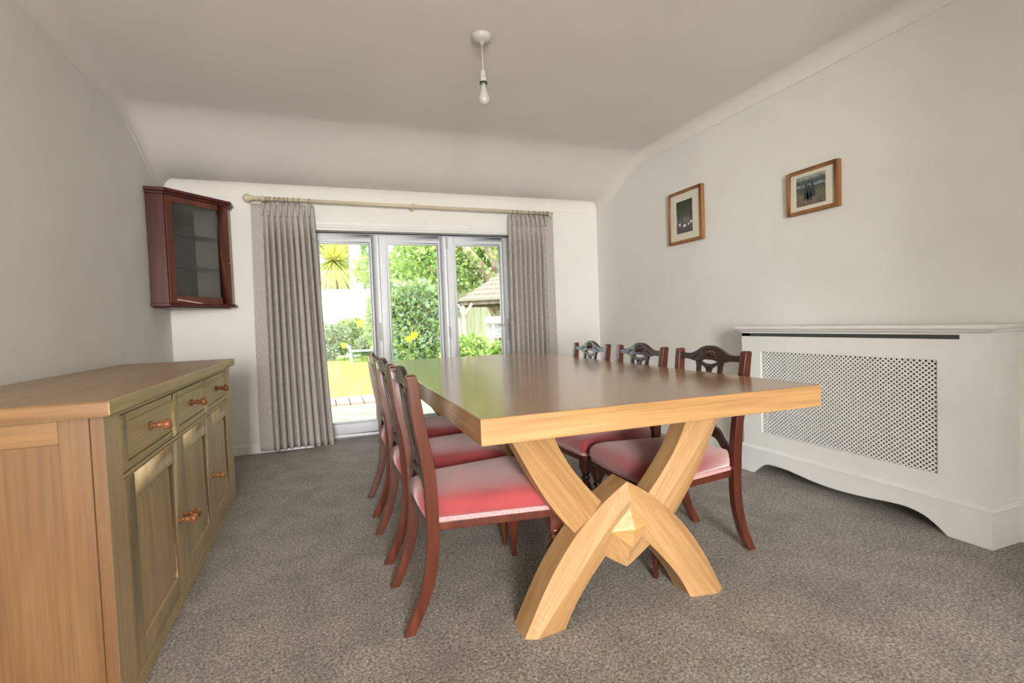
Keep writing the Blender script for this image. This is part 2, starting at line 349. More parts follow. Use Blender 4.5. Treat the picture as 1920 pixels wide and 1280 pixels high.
def curtain(name, x0t, x1t, x0b, x1b, nf, zt, zbot, label, seed, flat_left):
    rnd = random.Random(seed)
    root = empty(name, ((x0t+x1t)/2, RY, 0)); tag(root, label, 'curtain'); cx = (x0t+x1t)/2
    N = nf*16; Z = 46
    ph = [rnd.uniform(-.5, .5) for _ in range(nf+1)]; am = [rnd.uniform(.8, 1.25) for _ in range(nf+1)]
    flap = .16
    rows = []
    for j in range(Z+1):
        t = j/Z; z = zt + (zbot-zt)*t
        row = []
        xa = x0t + (x0b-x0t)*t; xb = x1t + (x1b-x1t)*t
        dz = zt - z
        if dz < .085: A = .010; sharp = 1
        else: A = .010 + .024*min((dz-.085)/.25, 1); sharp = 0
        pinch = math.exp(-((dz-.085)/.022)**2)
        for i in range(N+1):
            u = i/N; v = u if flat_left else 1-u
            # flat return panel at one side then pleats
            if v < flap: w_ = 0; yy = .0
            else:
                q = (v-flap)/(1-flap)*nf; k = min(int(q), nf-1)
                q2 = q + .12*ph[k]*sin(2*pi*q)*min(t*2, 1)
                w_ = 1; sh = sin(2*pi*q2)
                yy = A*am[k]*(sh*1.0 + .25*sin(4*pi*q2+ph[k]*2))*(1-.3*pinch)
                if dz < .085: yy += .006*sin(6*pi*q2)
                yy *= min((v-flap)/.06, 1)
            bend = .014*sin(2*pi*q*1.0+pi/2)*(.5+.5*t) if v >= flap else 0
            sway = .008*sin(3*t+seed)*t
            row.append((xa + (xb-xa)*u + bend*.5*(1 if flat_left else -1) + sway - cx, yy + .012, z + (.006*sin(9*u+seed) if j == Z else 0)))
        rows.append(row)
    b = B(); b.sheet(rows); o = b.obj('fabric', M_curtain, root, solid=.003)
    # stitched pinch pleats
    for k in range(nf):
        v = flap + (k+.25)/nf*(1-flap); u = v if flat_left else 1-v; x = x0t+(x1t-x0t)*u-cx
        for q in (0,):
            b = B(); rr = []
            for dz, wd, dp in ((.0, .013, .012), (.04, .011, .016), (.078, .006, .020), (.09, .005, .020), (.105, .010, .014)):
                ring = [(x+wd*cos(a)*(1 + .35*cos(3*a)), -.004-dp*.55*(1+sin(a)), zt-dz) for a in [2*pi*m/18 for m in range(18)]]
                rr.append(ring)
            b.rings(rr, smooth=True); b.obj('pinch_pleat', M_curtain, root)
    return root
curtain('curtain', -.497, -.005, -.522, .07, 9, 2.135, .028, 'taupe grey pinch-pleated curtain hanging left of the garden doors', 3, True)
curtain('curtain', 1.815, 2.305, 1.80, 2.31, 8, 2.125, .028, 'taupe grey pinch-pleated curtain hanging right of the garden doors', 5, False)
def ring_at(x, side, first=[None]):
    z = pz(x)-.008
    if first[0] is None:
        pts = [(.004*cos(a), .024*cos(a), .026*sin(a)) for a in [2*pi*k/20 for k in range(20)]]
        o = B().tube(pts, .0028, 6, closed=True).obj('curtain_ring', M_ring); first[0] = o
    else: o = first[0].copy(); COL.objects.link(o)
    o.location = (x, RY, z); o.rotation_euler = (0, 0, random.uniform(-.5, .5))
    tag(o, 'small brown ring holding the %s curtain on the cream pole' % side, 'curtain ring', 'curtain rings of the %s curtain' % side)
for x in (-.369,-.34,-.307,-.265,-.236,-.202,-.152,-.118,-.032): ring_at(x, 'left')
for x in (1.857,1.915,1.966,2.036,2.089,2.154,2.20,2.23): ring_at(x, 'right')
# ------------------------------------------------------------------ ceiling rose and bulb
t = empty('pendant_light', (.877, 2.635, ZC)); tag(t, 'bare bulb on a short flex hanging from the ceiling above the table', 'light')
B().lathe([(.054, 0), (.054, -.008), (.05, -.014), (.045, -.024), (.030, -.032), (.012, -.036), (.006, -.05)], n=28).obj('ceiling_rose', M_rose, t)
B().tube([(0, 0, -.03), (0, 0, -.20)], .003, 8).obj('flex', M_rose, t)
B().lathe([(.005, -.175), (.013, -.185), (.017, -.205), (.019, -.212)], n=18).obj('lamp_holder', M_rose, t)
hd = B().lathe([(.0195, -.212), (.0195, -.243)], n=18).obj('holder_skirt', M_grey, t)
B().lathe([(.0205, -.243), (.0205, -.251)], n=18).obj('black_ring', M_black, t)
B().lathe([(.013, -.250), (.0135, -.275), (.018, -.293), (.027, -.312), (.0305, -.33), (.029, -.345), (.02, -.358), (.004, -.364)], n=22).obj('bulb', M_bulb, t)
# ------------------------------------------------------------------ radiator cover
rc = empty('radiator_cover', (XC, 2.004, 0)); tag(rc, 'white painted radiator cover with diamond lattice grille along the right wall', 'radiator cover')
def P(x, y, z): return (x-XC, y-2.004, z)
Y0, Y1, GY0, GY1, GZ0, GZ1, ZT = 1.321, 2.687, 1.5216, 2.535, .275, .805, .932
b = B()
T = .018
for a, c in (((Y0, .08), (GY0, ZT)), ((GY1, .08), (Y1, ZT)), ((GY0, .08), (GY1, GZ0)), ((GY0, GZ1), (GY1, .902)), ((GY0, .922), (GY1, ZT)), ((GY0, .902), (GY0+.0, .922)), ((2.614-.0, .902), (Y1, .922))):
    if c[0]-a[0] > 1e-4: b.box(P(XC, a[0], a[1]), P(XC+T, c[0], c[1]))
b.obj('front_panel', M_white, rc)
# dark strip over the front panel, its colour standing for the slot's shade
box('slot_shade_strip', P(XC-.0015, 1.433, .902), P(XC+.004, 2.614, .922), mat('slot_shadow', (.06,.06,.055), .9), rc)
box('side_panel', P(XC+T, Y0, .08), P(XR, Y0+.018, ZT), M_white, rc); box('side_panel', P(XC+T, Y1-.018, .08), P(XR, Y1, ZT), M_white, rc)
# shelf with moulded edge, ovolo below a rounded nose
b = B(); e = .034
prof = [(0, .933), (.010, .933), (.016, .938), (.018, .944), (.024, .945), (.032, .950), (.034, .957), (.030, .964), (.022, .967), (0, .967)]
def plan(off): return [(XR-.002, Y0-off), (XC-off, Y0-off), (XC-off, Y1+off), (XR-.002, Y1+off)]
rows = [[P(x, y, z) for x, y in plan(o_)] for o_, z in prof]
b.sheet(rows, smooth=False); b.add([P(x, y, .967) for x, y in plan(0)], [(0, 1, 2, 3)]); b.add([P(x, y, .933) for x, y in plan(0)], [(0, 3, 2, 1)])
b.obj('shelf', M_white, rc)
# plinth with scalloped arch
arch = spline([(1.477, 0), (1.50, .018), (1.53, .040), (1.575, .064), (1.64, .079), (1.72, .078), (1.83, .066), (1.93, .058), (2.04, .055), (2.15, .060), (2.25, .072), (2.35, .084), (2.43, .088), (2.50, .076), (2.545, .048), (2.575, .022), (2.60, 0)], 5)
poly = [(Y0-.012, 0)] + arch + [(Y1+.012, 0), (Y1+.012, .163), (Y0-.012, .163)]
me = bmesh.new(); vs = [me.verts.new(P(XC-.012, y, z)) for y, z in poly]; fc = me.faces.new(vs)
ret = bmesh.ops.extrude_face_region(me, geom=[fc]); bmesh.ops.translate(me, verts=[v for v in ret['geom'] if isinstance(v, bmesh.types.BMVert)], vec=(.016, 0, 0))
bmesh.ops.triangulate(me, faces=[f for f in me.faces if len(f.verts) > 4]); bmesh.ops.recalc_face_normals(me, faces=me.faces)
m_ = bpy.data.meshes.new('plinth'); me.to_mesh(m_); me.free(); link('plinth', m_, M_white, rc)
box('plinth_return', P(XC+.004, Y0-.012, 0), P(XR, Y0, .163), M_white, rc); box('plinth_return', P(XC+.004, Y1, 0), P(XR, Y1+.012, .163), M_white, rc)
pr_ = [(.0, .160), (.017, .160), (.017, .166), (.012, .172), (.008, .173), (.005, .182), (0, .182)]
b = B(); b.sheet([[P(x, y, z) for x, y in [(XR-.002, Y0-o_), (XC-o_, Y0-o_), (XC-o_, Y1+o_), (XR-.002, Y1+o_)]] for o_, z in pr_], smooth=False); b.obj('plinth_moulding', M_white, rc)
# lattice
b = B(); pY, pZ = .0262, .0222; wS = .0036
H, Wd = GZ1-GZ0, GY1-GY0
def latt(sgn, x0, x1):
    n = int(Wd/pY + H/pZ) + 3
    for k in range(-n, n*2):
        # line: y/pY + sgn*z/pZ = k
        pts = []
        for z in (0, H):
            y = (k - sgn*z/pZ)*pY
            pts.append((y, z))
        (ya, za), (yb_, zb_) = pts
        def clip(y0, z0, y1, z1):
            t0, t1 = 0, 1; dy = y1-y0
            for bound, s in ((0, 1), (Wd, -1)):
                f0 = (y0-bound)*s; f1 = (y1-bound)*s
                if f0 < 0 and f1 < 0: return None
                if f0 < 0: t0 = max(t0, f0/(f0-f1))
                if f1 < 0: t1 = min(t1, f0/(f0-f1))
            if t1-t0 < 1e-4: return None
            return (y0+dy*t0, z0+(z1-z0)*t0, y0+dy*t1, z0+(z1-z0)*t1)
        c = clip(ya, za, yb_, zb_)
        if not c: continue
        a0, c0, a1, c1 = c; l = sqrt((a1-a0)**2+(c1-c0)**2); ny, nz = -(c1-c0)/l*wS, (a1-a0)/l*wS
        q = [(a0-ny, c0-nz), (a1-ny, c1-nz), (a1+ny, c1+nz), (a0+ny, c0+nz)]
        A = [P(x0, GY0+y, GZ0+z) for y, z in q]; C = [P(x1, GY0+y, GZ0+z) for y, z in q]
        b.rings([A, C], caps=False); b.add(A, [(0, 1, 2, 3)]); b.add(C, [(3, 2, 1, 0)])
latt(1, XC+.0085, XC+.0115); latt(-1, XC+.009, XC+.012)
b.obj('lattice_grille', M_white, rc)
box('grille_shade_sheet', P(XR-.006, Y0+.02, .1), P(XR-.002, Y1-.02, ZT-.005), mat('grille_shade_brown', (.10,.075,.055), .9), rc)  # dark sheet added so the grille holes read as shaded
b = B(); frame_pts = ((GY0-.001, GZ0), (GY1, GZ1))
rd = empty('radiator', (2.80, 2.0, 0)); tag(rd, 'panel radiator hidden behind the lattice of the cover', 'radiator')
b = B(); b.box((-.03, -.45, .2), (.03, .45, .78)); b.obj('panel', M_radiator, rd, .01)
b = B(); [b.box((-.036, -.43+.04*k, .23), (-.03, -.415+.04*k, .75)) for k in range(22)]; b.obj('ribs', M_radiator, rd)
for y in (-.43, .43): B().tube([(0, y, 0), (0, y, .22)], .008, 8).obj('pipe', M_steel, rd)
# ------------------------------------------------------------------ pictures
def picture(name, y0, y1, z0, z1, iy0, iy1, iz0, iz1, my0, my1, mz0, mz1, pm, label, art):
    root = empty(name, (XR, (y0+y1)/2, z0)); tag(root, label, 'picture'); oy = (y0+y1)/2
    q = lambda x, y, z: (x-XR, y-oy, z-z0)
    xf = XR-.032
    b = B(); b.box(q(xf, y0, z0), q(XR-.002, my0, z1)); b.box(q(xf, my1, z0), q(XR-.002, y1, z1)); b.box(q(xf, my0, z0), q(XR-.002, my1, mz0)); b.box(q(xf, my0, mz1), q(XR-.002, my1, z1))
    b.obj('frame', M_frame, root, .0015)
    b = B(); b.box(q(XR-.020, my0, mz0), q(XR-.016, iy0, mz1)); b.box(q(XR-.020, iy1, mz0), q(XR-.016, my1, mz1)); b.box(q(XR-.020, iy0, mz0), q(XR-.016, iy1, iz0)); b.box(q(XR-.020, iy0, iz1), q(XR-.016, iy1, mz1)); b.obj('mount', M_mat, root)
    b = B(); b.box(q(XR-.017, iy0, iz0), q(XR-.013, iy1, iz1)); pr = b.obj('print', pm, root)
    art(root, q)
    return root
def art_mat(name, stops, z0, z1, nscale, amt):
    m = mat(name, (.2,.2,.2), .6, .2); p = m.node_tree.nodes['Principled BSDF']
    tc = nd(m, 'ShaderNodeTexCoord'); sx = nd(m, 'ShaderNodeSeparateXYZ'); L(m, tc.outputs['Object'], sx.inputs[0])
    mr = nd(m, 'ShaderNodeMapRange'); mr.inputs['From Min'].default_value = z0; mr.inputs['From Max'].default_value = z1; L(m, sx.outputs['Z'], mr.inputs['Value'])
    n = nd(m, 'ShaderNodeTexNoise'); n.inputs['Scale'].default_value = nscale; n.inputs['Detail'].default_value = 5; L(m, tc.outputs['Object'], n.inputs['Vector'])
    ma = nd(m, 'ShaderNodeMath', operation='MULTIPLY_ADD'); ma.inputs[1].default_value = amt; L(m, n.outputs['Fac'], ma.inputs[0]); L(m, mr.outputs[0], ma.inputs[2])
    sb = nd(m, 'ShaderNodeMath', operation='SUBTRACT'); sb.inputs[1].default_value = amt*.5; L(m, ma.outputs[0], sb.inputs[0])
    r = ramp(m, stops); L(m, sb.outputs[0], r.inputs[0])
    n2 = nd(m, 'ShaderNodeTexNoise'); n2.inputs['Scale'].default_value = nscale*2.5; n2.inputs['Detail'].default_value = 3; L(m, tc.outputs['Object'], n2.inputs['Vector'])
    r3 = ramp(m, [(.35, (.55,.55,.55)), (.65, (1.25,1.25,1.25))]); L(m, n2.outputs['Fac'], r3.inputs[0])
    mx = nd(m, 'ShaderNodeMix', data_type='RGBA', blend_type='MULTIPLY'); mx.inputs['Factor'].default_value = 1; L(m, r.outputs[0], mx.inputs['A']); L(m, r3.outputs[0], mx.inputs['B'])
    L(m, mx.outputs['Result'], p.inputs['Base Color']); return m
PM1 = art_mat('woodland_print', [(0, (.13,.10,.12)), (.22, (.16,.14,.15)), (.4, (.22,.22,.2)), (.55, (.10,.12,.085)), (1, (.05,.065,.04))], .08, .345, 45, .35)
PM2 = art_mat('field_print', [(0, (.20,.16,.13)), (.35, (.20,.19,.12)), (.60, (.10,.12,.11)), (.66, (.35,.37,.38)), (.74, (.08,.11,.12)), (.84, (.13,.16,.16)), (.9, (.36,.38,.34)), (1, (.40,.41,.36))], .045, .23, 40, .12)
M_ink = mat('dark_print_ink', (.035,.05,.06), .7); M_pale = mat('pale_print_ink', (.75,.74,.72), .7)
def blob(b, q, x, y, z, ry, rz, n=10): b.add([q(x, y+ry*cos(2*pi*k/n), z+rz*sin(2*pi*k/n)) for k in range(n)], [tuple(range(n))])
def art1(root, q):
    for y, z, ry, rz in ((3.53,1.81,.014,.012),(3.47,1.795,.02,.012),(3.39,1.815,.014,.014),(3.42,1.80,.01,.008)):
        b = B(); blob(b, q, XR-.0175, y, z, ry, rz); b.obj('white_bird', M_pale, root)
    for y, w_ in ((3.54, .007), (3.505, .006), (3.395, .007), (3.38, .004)):
        b = B(); b.add([q(XR-.0173, y-w_, 1.80), q(XR-.0173, y+w_, 1.80), q(XR-.0173, y+w_*.7, 1.9), q(XR-.0173, y-w_*.7, 1.9)], [(0,1,2,3)]); b.obj('tree_trunk', M_ink, root)
def art2(root, q):
    b = B()
    for y, z, w_ in ((2.345, 1.745, .020), (2.30, 1.75, .020), (2.325, 1.735, .02)):
        b.add([q(XR-.0173, y-w_, z), q(XR-.0173, y+w_, z), q(XR-.0173, y+w_*.6, z+.055), q(XR-.0173, y+w_*.3, z+.075), q(XR-.0173, y-w_*.3, z+.075), q(XR-.0173, y-w_*.6, z+.055)], [(0,1,2,3,4,5)])
        blob(b, q, XR-.0174, y, z+.082, .009, .011)
    b.obj('huddled_figures', M_ink, root)
picture('framed_picture', 3.25, 3.66, 1.655, 2.082, 3.37, 3.57, 1.736, 2.0, 3.275, 3.642, 1.678, 2.06, PM1, 'upright oak-framed woodland print, the left picture on the right wall', art1)
picture('framed_picture', 2.125, 2.475, 1.658, 1.926, 2.212, 2.414, 1.703, 1.884, 2.150, 2.452, 1.678, 1.906, PM2, 'landscape oak-framed print of dark figures in a field, nearer the camera on the right wall', art2)
# ------------------------------------------------------------------ corner cabinet
cc = empty('corner_cabinet', (XL, YB, 1.255)); tag(cc, 'dark mahogany glazed corner cabinet hung on the wall left of the curtain', 'cabinet')
q = lambda x, y, z: (x-XL, y-YB, z-1.255)
Apt, Bpt, Cpt, Dpt = (XL+.003, 4.405), (-1.022, 4.405), (-.665, 4.785), (-.665, YB-.003)
def off(poly, d):   # widen the front outline
    ax, bx, cx_, dx = poly
    return [(ax[0], ax[1]-d), (bx[0]+d*.35, bx[1]-d), (cx_[0]+d, cx_[1]-d*.35), (dx[0]+d, dx[1])]
front = [Apt, Bpt, Cpt, Dpt]
def slab(name, z0, z1, d, m, back=((XL+.003, YB-.003),)):
    pts = off(front, d) + list(back); b = B(); b.prism(pts, lambda x, y: q(x, y, z0), lambda x, y: q(x, y, z1)); return b.obj(name, m, cc, .003)
slab('base_board', 1.262, 1.285, .022, M_cab); slab('bottom_shelf', 1.285, 1.31, -.008, M_cab); slab('cornice', 2.10, 2.125, .028, M_cab); slab('cornice_moulding', 2.082, 2.10, .014, M_cab); slab('top_board', 2.06, 2.082, -.008, M_cab)
slab('foot_block', 1.254, 1.262, -.03, M_cab)
b = B(); b.prism([Apt, Bpt, (Bpt[0]-.012, Bpt[1]+.015), (Apt[0], Apt[1]+.015)], lambda x, y: q(x, y, 1.285), lambda x, y: q(x, y, 2.082)); b.obj('left_stile', M_cab, cc, .002)
b = B(); b.prism([Cpt, Dpt, (Dpt[0]-.015, Dpt[1]), (Cpt[0]-.015, Cpt[1]+.005)], lambda x, y: q(x, y, 1.285), lambda x, y: q(x, y, 2.082)); b.obj('right_stile', M_cabd, cc, .002)
b = B(); b.box(q(XL+.003, 4.42, 1.30), q(XL+.010, YB-.003, 2.07)); b.prism([(XL+.01, 4.43), (XL+.02, 4.43), (-.930, 4.905), (-.945, 4.912)], lambda x, y: q(x, y, 1.31), lambda x, y: q(x, y, 2.06)); b.obj('shaded_back_panel', M_cab_in, cc)
b = B(); b.box(q(-.945, 4.905, 1.31), q(-.68, 4.912, 2.06)); b.obj('pale_back_panel', M_wall, cc)
M_edge = mat('shelf_glass_edge', (.02,.045,.035), .1)
for z in (1.565, 1.81):
    b = B(); b.prism([(XL+.03, 4.44), (-1.03, 4.44), (-.69, 4.80), (-.69, 4.903), (-.94, 4.903)], lambda x, y: q(x, y, z), lambda x, y: q(x, y, z+.006)); gs = b.obj('glass_shelf', M_cabglass, cc)
    b = B(); b.prism([(-1.03, 4.4395), (-1.028, 4.438), (-.688, 4.798), (-.69, 4.80)], lambda x, y: q(x, y, z), lambda x, y: q(x, y, z+.006)); b.obj('polished_edge', M_edge, gs)
# door on the diagonal
bx, by = Bpt; dx, dy = Cpt[0]-bx, Cpt[1]-by; Ld = sqrt(dx*dx+dy*dy); ux, uy = dx/Ld, dy/Ld; nx, ny = uy, -ux
dp = lambda s, d, z: q(bx+ux*s+nx*d, by+uy*s+ny*d, z)
def dbox(b, s0, s1, z0, z1, d0, d1): b.prism([(s0, d0), (s1, d0), (s1, d1), (s0, d1)], lambda s, d: dp(s, d, z0), lambda s, d: dp(s, d, z1))
b = B(); w0, w1, z0, z1 = .006, Ld-.006, 1.288, 2.079; st = .05
dbox(b, w0, w0+st, z0, z1, -.012, .006); dbox(b, w1-.085, w1, z0, z1, -.012, .006); dbox(b, w0+st, w1-.085, z1-.045, z1, -.012, .006); dbox(b, w0+st, w1-.085, z0, z0+.05, -.012, .006)
dr = b.obj('door', M_cabd, cc, .003)
b = B(); dbox(b, w0+st-.004, w1-.081, z0+.046, z1-.041, -.005, -.002); b.obj('glass_pane', M_cabglass, dr)
b = B(); b.lathe([(.006, -.002), (.006, .004), (.010, .01), (.008, .016), (.002, .018)], dp(w1-.02, .004, 1.62), 'x', 12); b.obj('knob', M_knob, dr)
# ------------------------------------------------------------------ sideboard
sb = empty('sideboard', (-.85, 2.65, 0)); tag(sb, 'pale oak sideboard with three drawers above three doors against the left wall', 'sideboard')
q = lambda x, y, z: (x+.85, y-2.65, z)
FX = -.55; BX = XL+.018; SY0, SY1 = 1.66, 3.66
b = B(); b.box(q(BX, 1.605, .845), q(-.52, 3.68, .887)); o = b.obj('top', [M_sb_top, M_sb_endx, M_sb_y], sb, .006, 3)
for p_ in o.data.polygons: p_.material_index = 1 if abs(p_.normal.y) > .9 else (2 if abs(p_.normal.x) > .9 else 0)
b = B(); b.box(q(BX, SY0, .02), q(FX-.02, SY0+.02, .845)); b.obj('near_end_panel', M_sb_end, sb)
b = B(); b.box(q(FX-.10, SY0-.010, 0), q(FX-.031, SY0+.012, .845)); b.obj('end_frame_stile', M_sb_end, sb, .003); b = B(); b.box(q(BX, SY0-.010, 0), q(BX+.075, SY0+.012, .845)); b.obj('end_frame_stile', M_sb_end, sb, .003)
for z0, z1 in ((.775, .845), (.02, .10)): box('end_frame_rail', q(BX+.075, SY0-.004, z0), q(FX-.10, SY0+.012, z1), M_sb_endx, sb, .003)
box('far_end_panel', q(BX, SY1-.02, .02), q(FX-.002, SY1, .845), M_sb_z, sb)
box('back_board', q(BX, SY0, .03), q(BX+.01, SY1, .84), M_sb_z, sb)
box('bottom_board', q(BX, SY0+.01, .03), q(FX-.02, SY1-.01, .05), M_sb_y, sb)
def vbox(nm, y0, y1, z0, z1, m, x0=FX-.03, x1=FX): return box(nm, q(x0, y0, z0), q(x1, y1, z1), m, sb, .0015)
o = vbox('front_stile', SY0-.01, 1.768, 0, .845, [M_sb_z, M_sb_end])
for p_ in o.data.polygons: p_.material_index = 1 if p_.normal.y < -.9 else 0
vbox('front_stile', 3.525, SY1, 0, .845, M_sb_z)
vbox('top_rail', 1.768, 3.525, .826, .845, M_sb_y); vbox('middle_rail', 1.768, 3.525, .640, .652, M_sb_y); vbox('bottom_rail', 1.768, 3.525, .0, .045, M_sb_y)
box('gap_shade_sheet', q(FX-.032, 1.76, .04), q(FX-.03, 3.53, .83), M_dark, sb)  # near-black sheet standing for the shade behind the drawer and door gaps
bays = ((1.772, 2.356), (2.362, 2.942), (2.948, 3.521))
def field(b, y0, y1, z0, z1, fr, frb, raise_=.0, rec=.007):
    "frame and raised field panel on the x = FX plane"
    iy0, iy1, iz0, iz1 = y0+fr, y1-fr, z0+frb, z1-frb
    for a in (((y0, z0), (iy0, z1)), ((iy1, z0), (y1, z1)), ((iy0, z0), (iy1, iz0)), ((iy0, iz1), (iy1, z1))):
        b.box(q(FX-.02, a[0][0], a[0][1]), q(FX+.0, a[1][0], a[1][1]))
def raised(b, y0, y1, z0, z1, sl, rec, top):
    A = [(y0, z0), (y1, z0), (y1, z1), (y0, z1)]; C = [(y0+sl, z0+sl), (y1-sl, z0+sl), (y1-sl, z1-sl), (y0+sl, z1-sl)]
    b.rings([[q(FX-.02, *p) for p in A], [q(FX-rec, *p) for p in A], [q(FX-top, *p) for p in C]])
def knob(parent, y, z):
    b = B(); b.lathe([(.014, -.002), (.015, .002), (.010, .006), (.007, .012), (.009, .018), (.013, .023), (.010, .029), (.008, .032), (.014, .037), (.0185, .046), (.0175, .054), (.011, .060), (.001, .0615)], q(FX+.0, y, z), 'x', 20); return b.obj('knob', M_knob, parent)
for (y0, y1) in bays:
    b = B(); field(b, y0, y1, .656, .822, .045, .022); raised(b, y0+.043, y1-.043, .676, .802, .008, .010, .003)
    d = b.obj('drawer', M_sb_y, sb, .0015); knob(d, (y0+y1)/2-.02, .748)
for k, (y0, y1) in enumerate(bays):
    b = B(); field(b, y0, y1, .049, .636, .085, .075); d = b.obj('cupboard_door', M_sb_z, sb, .002)
    b = B(); raised(b, y0+.083, y1-.083, .122, .563, .035, .014, .005); b.obj('raised_panel', M_sb_z, d, .0015)
    knob(d, (y1-.028) if k == 0 else (y0+.028), .325)
# ------------------------------------------------------------------ dining table
TR = -.0193
tb = empty('dining_table', (.382, 1.280, 0), TR); tag(tb, 'large solid oak dining table on crossed curved legs with a thick top', 'table')
TW, TL, TZ, TT = 1.202, 2.60, .800, .073
M_oak_edge = wood('oak_top_edge', (.38,.205,.08), (.47,.27,.115), (.54,.335,.155), 0, .3, .45, coat=.2, seed=3)  # end faces of the one-piece top, lighter than its darkened upper face
o = B().box((0, 0, TZ-TT), (TW, TL, TZ)).obj('tabletop', [M_oak_y, M_oak_edge], tb, .003)
for p_ in o.data.polygons: p_.material_index = 1 if abs(p_.normal.y) > .9 else 0
# curved side bevels
outer = [(0,.473),(.05,.443),(.098,.41),(.15,.366),(.2,.32),(.25,.262),(.295,.2),(.335,.135),(.37,.07),(.407,0)]
inner = [(0,.300),(.03,.280),(.06,.256),(.09,.228),(.12,.196),(.15,.162),(.18,.125),(.21,.085),(.235,.043),(.258,0)]
ridge = [(0,.412),(.04,.378),(.085,.330),(.13,.282),(.17,.235),(.21,.188),(.25,.140),(.29,.092),(.33,.045),(.366,0)]
outerV = [(x, .632-z) for x, z in outer] + [(.434,.68),(.455,.727)]
innerV = [(x, .632-z) for x, z in inner] + [(.277,.68),(.295,.727)]
ridgeV = [(x, .632-z) for x, z in ridge] + [(.395,.68),(.415,.727)]
def arms(name, o_, r_, i_, yf, yb_, sgn, m, par, tilt):
    "two mitred halves, the grain of each running along its own slope"
    o_, r_, i_ = spline(o_, 3), spline(r_, 3), spline(i_, 3)
    for s in (1, -1):
        rows = []; R_ = Matrix.Rotation(-s*tilt, 4, 'Y')
        for a, c, e_ in zip(o_, r_, i_):
            rows.append([R_.inverted() @ Vector(p) for p in ((s*a[0], yf, a[1]), (s*c[0], yf-sgn*.018, c[1]), (s*e_[0], yf, e_[1]), (s*e_[0], yb_, e_[1]), (s*a[0], yb_, a[1]))])
        b = B(); b.rings(rows, caps=True, smooth=False)
        o = b.obj(name, m[s > 0], par); o.rotation_euler = (0, -s*tilt, 0)
legm = [wood('oak_leg_%s' % k, (.39,.21,.085), (.49,.285,.125), (.56,.345,.165), 2, .42, .35, seed=sd) for k, sd in (('a', 5), ('b', 9))]
def pedestal(yfront, sgn):
    "crossed pair; sgn=1 faces the near end"
    pe = empty('crossed_pedestal', (.606, yfront, 0)); pe.parent = tb
    dp_ = .102*sgn
    arms('arched_leg', outer, ridge, inner, 0, dp_, sgn, legm, pe, .62)
    arms('upturned_leg', outerV, ridgeV, innerV, .017*sgn, dp_-.004*sgn, sgn, legm[::-1], pe, -.62)
    b = B(); c = [(.0, .388), (.088, .315), (.008, .238), (-.080, .309)]
    yb1 = -.012*sgn
    b.rings([[(x, .03*sgn, z) for x, z in c], [(x, yb1, z) for x, z in c]], caps=False); b.add([(x, yb1, z) for x, z in c] + [(.004, yb1-.024*sgn, .312)], [(0,1,4), (1,2,4), (2,3,4), (3,0,4)])
    b.obj('pyramid_boss', M_oak_x, pe)
pedestal(.277, 1); pedestal(TL-.277, -1)
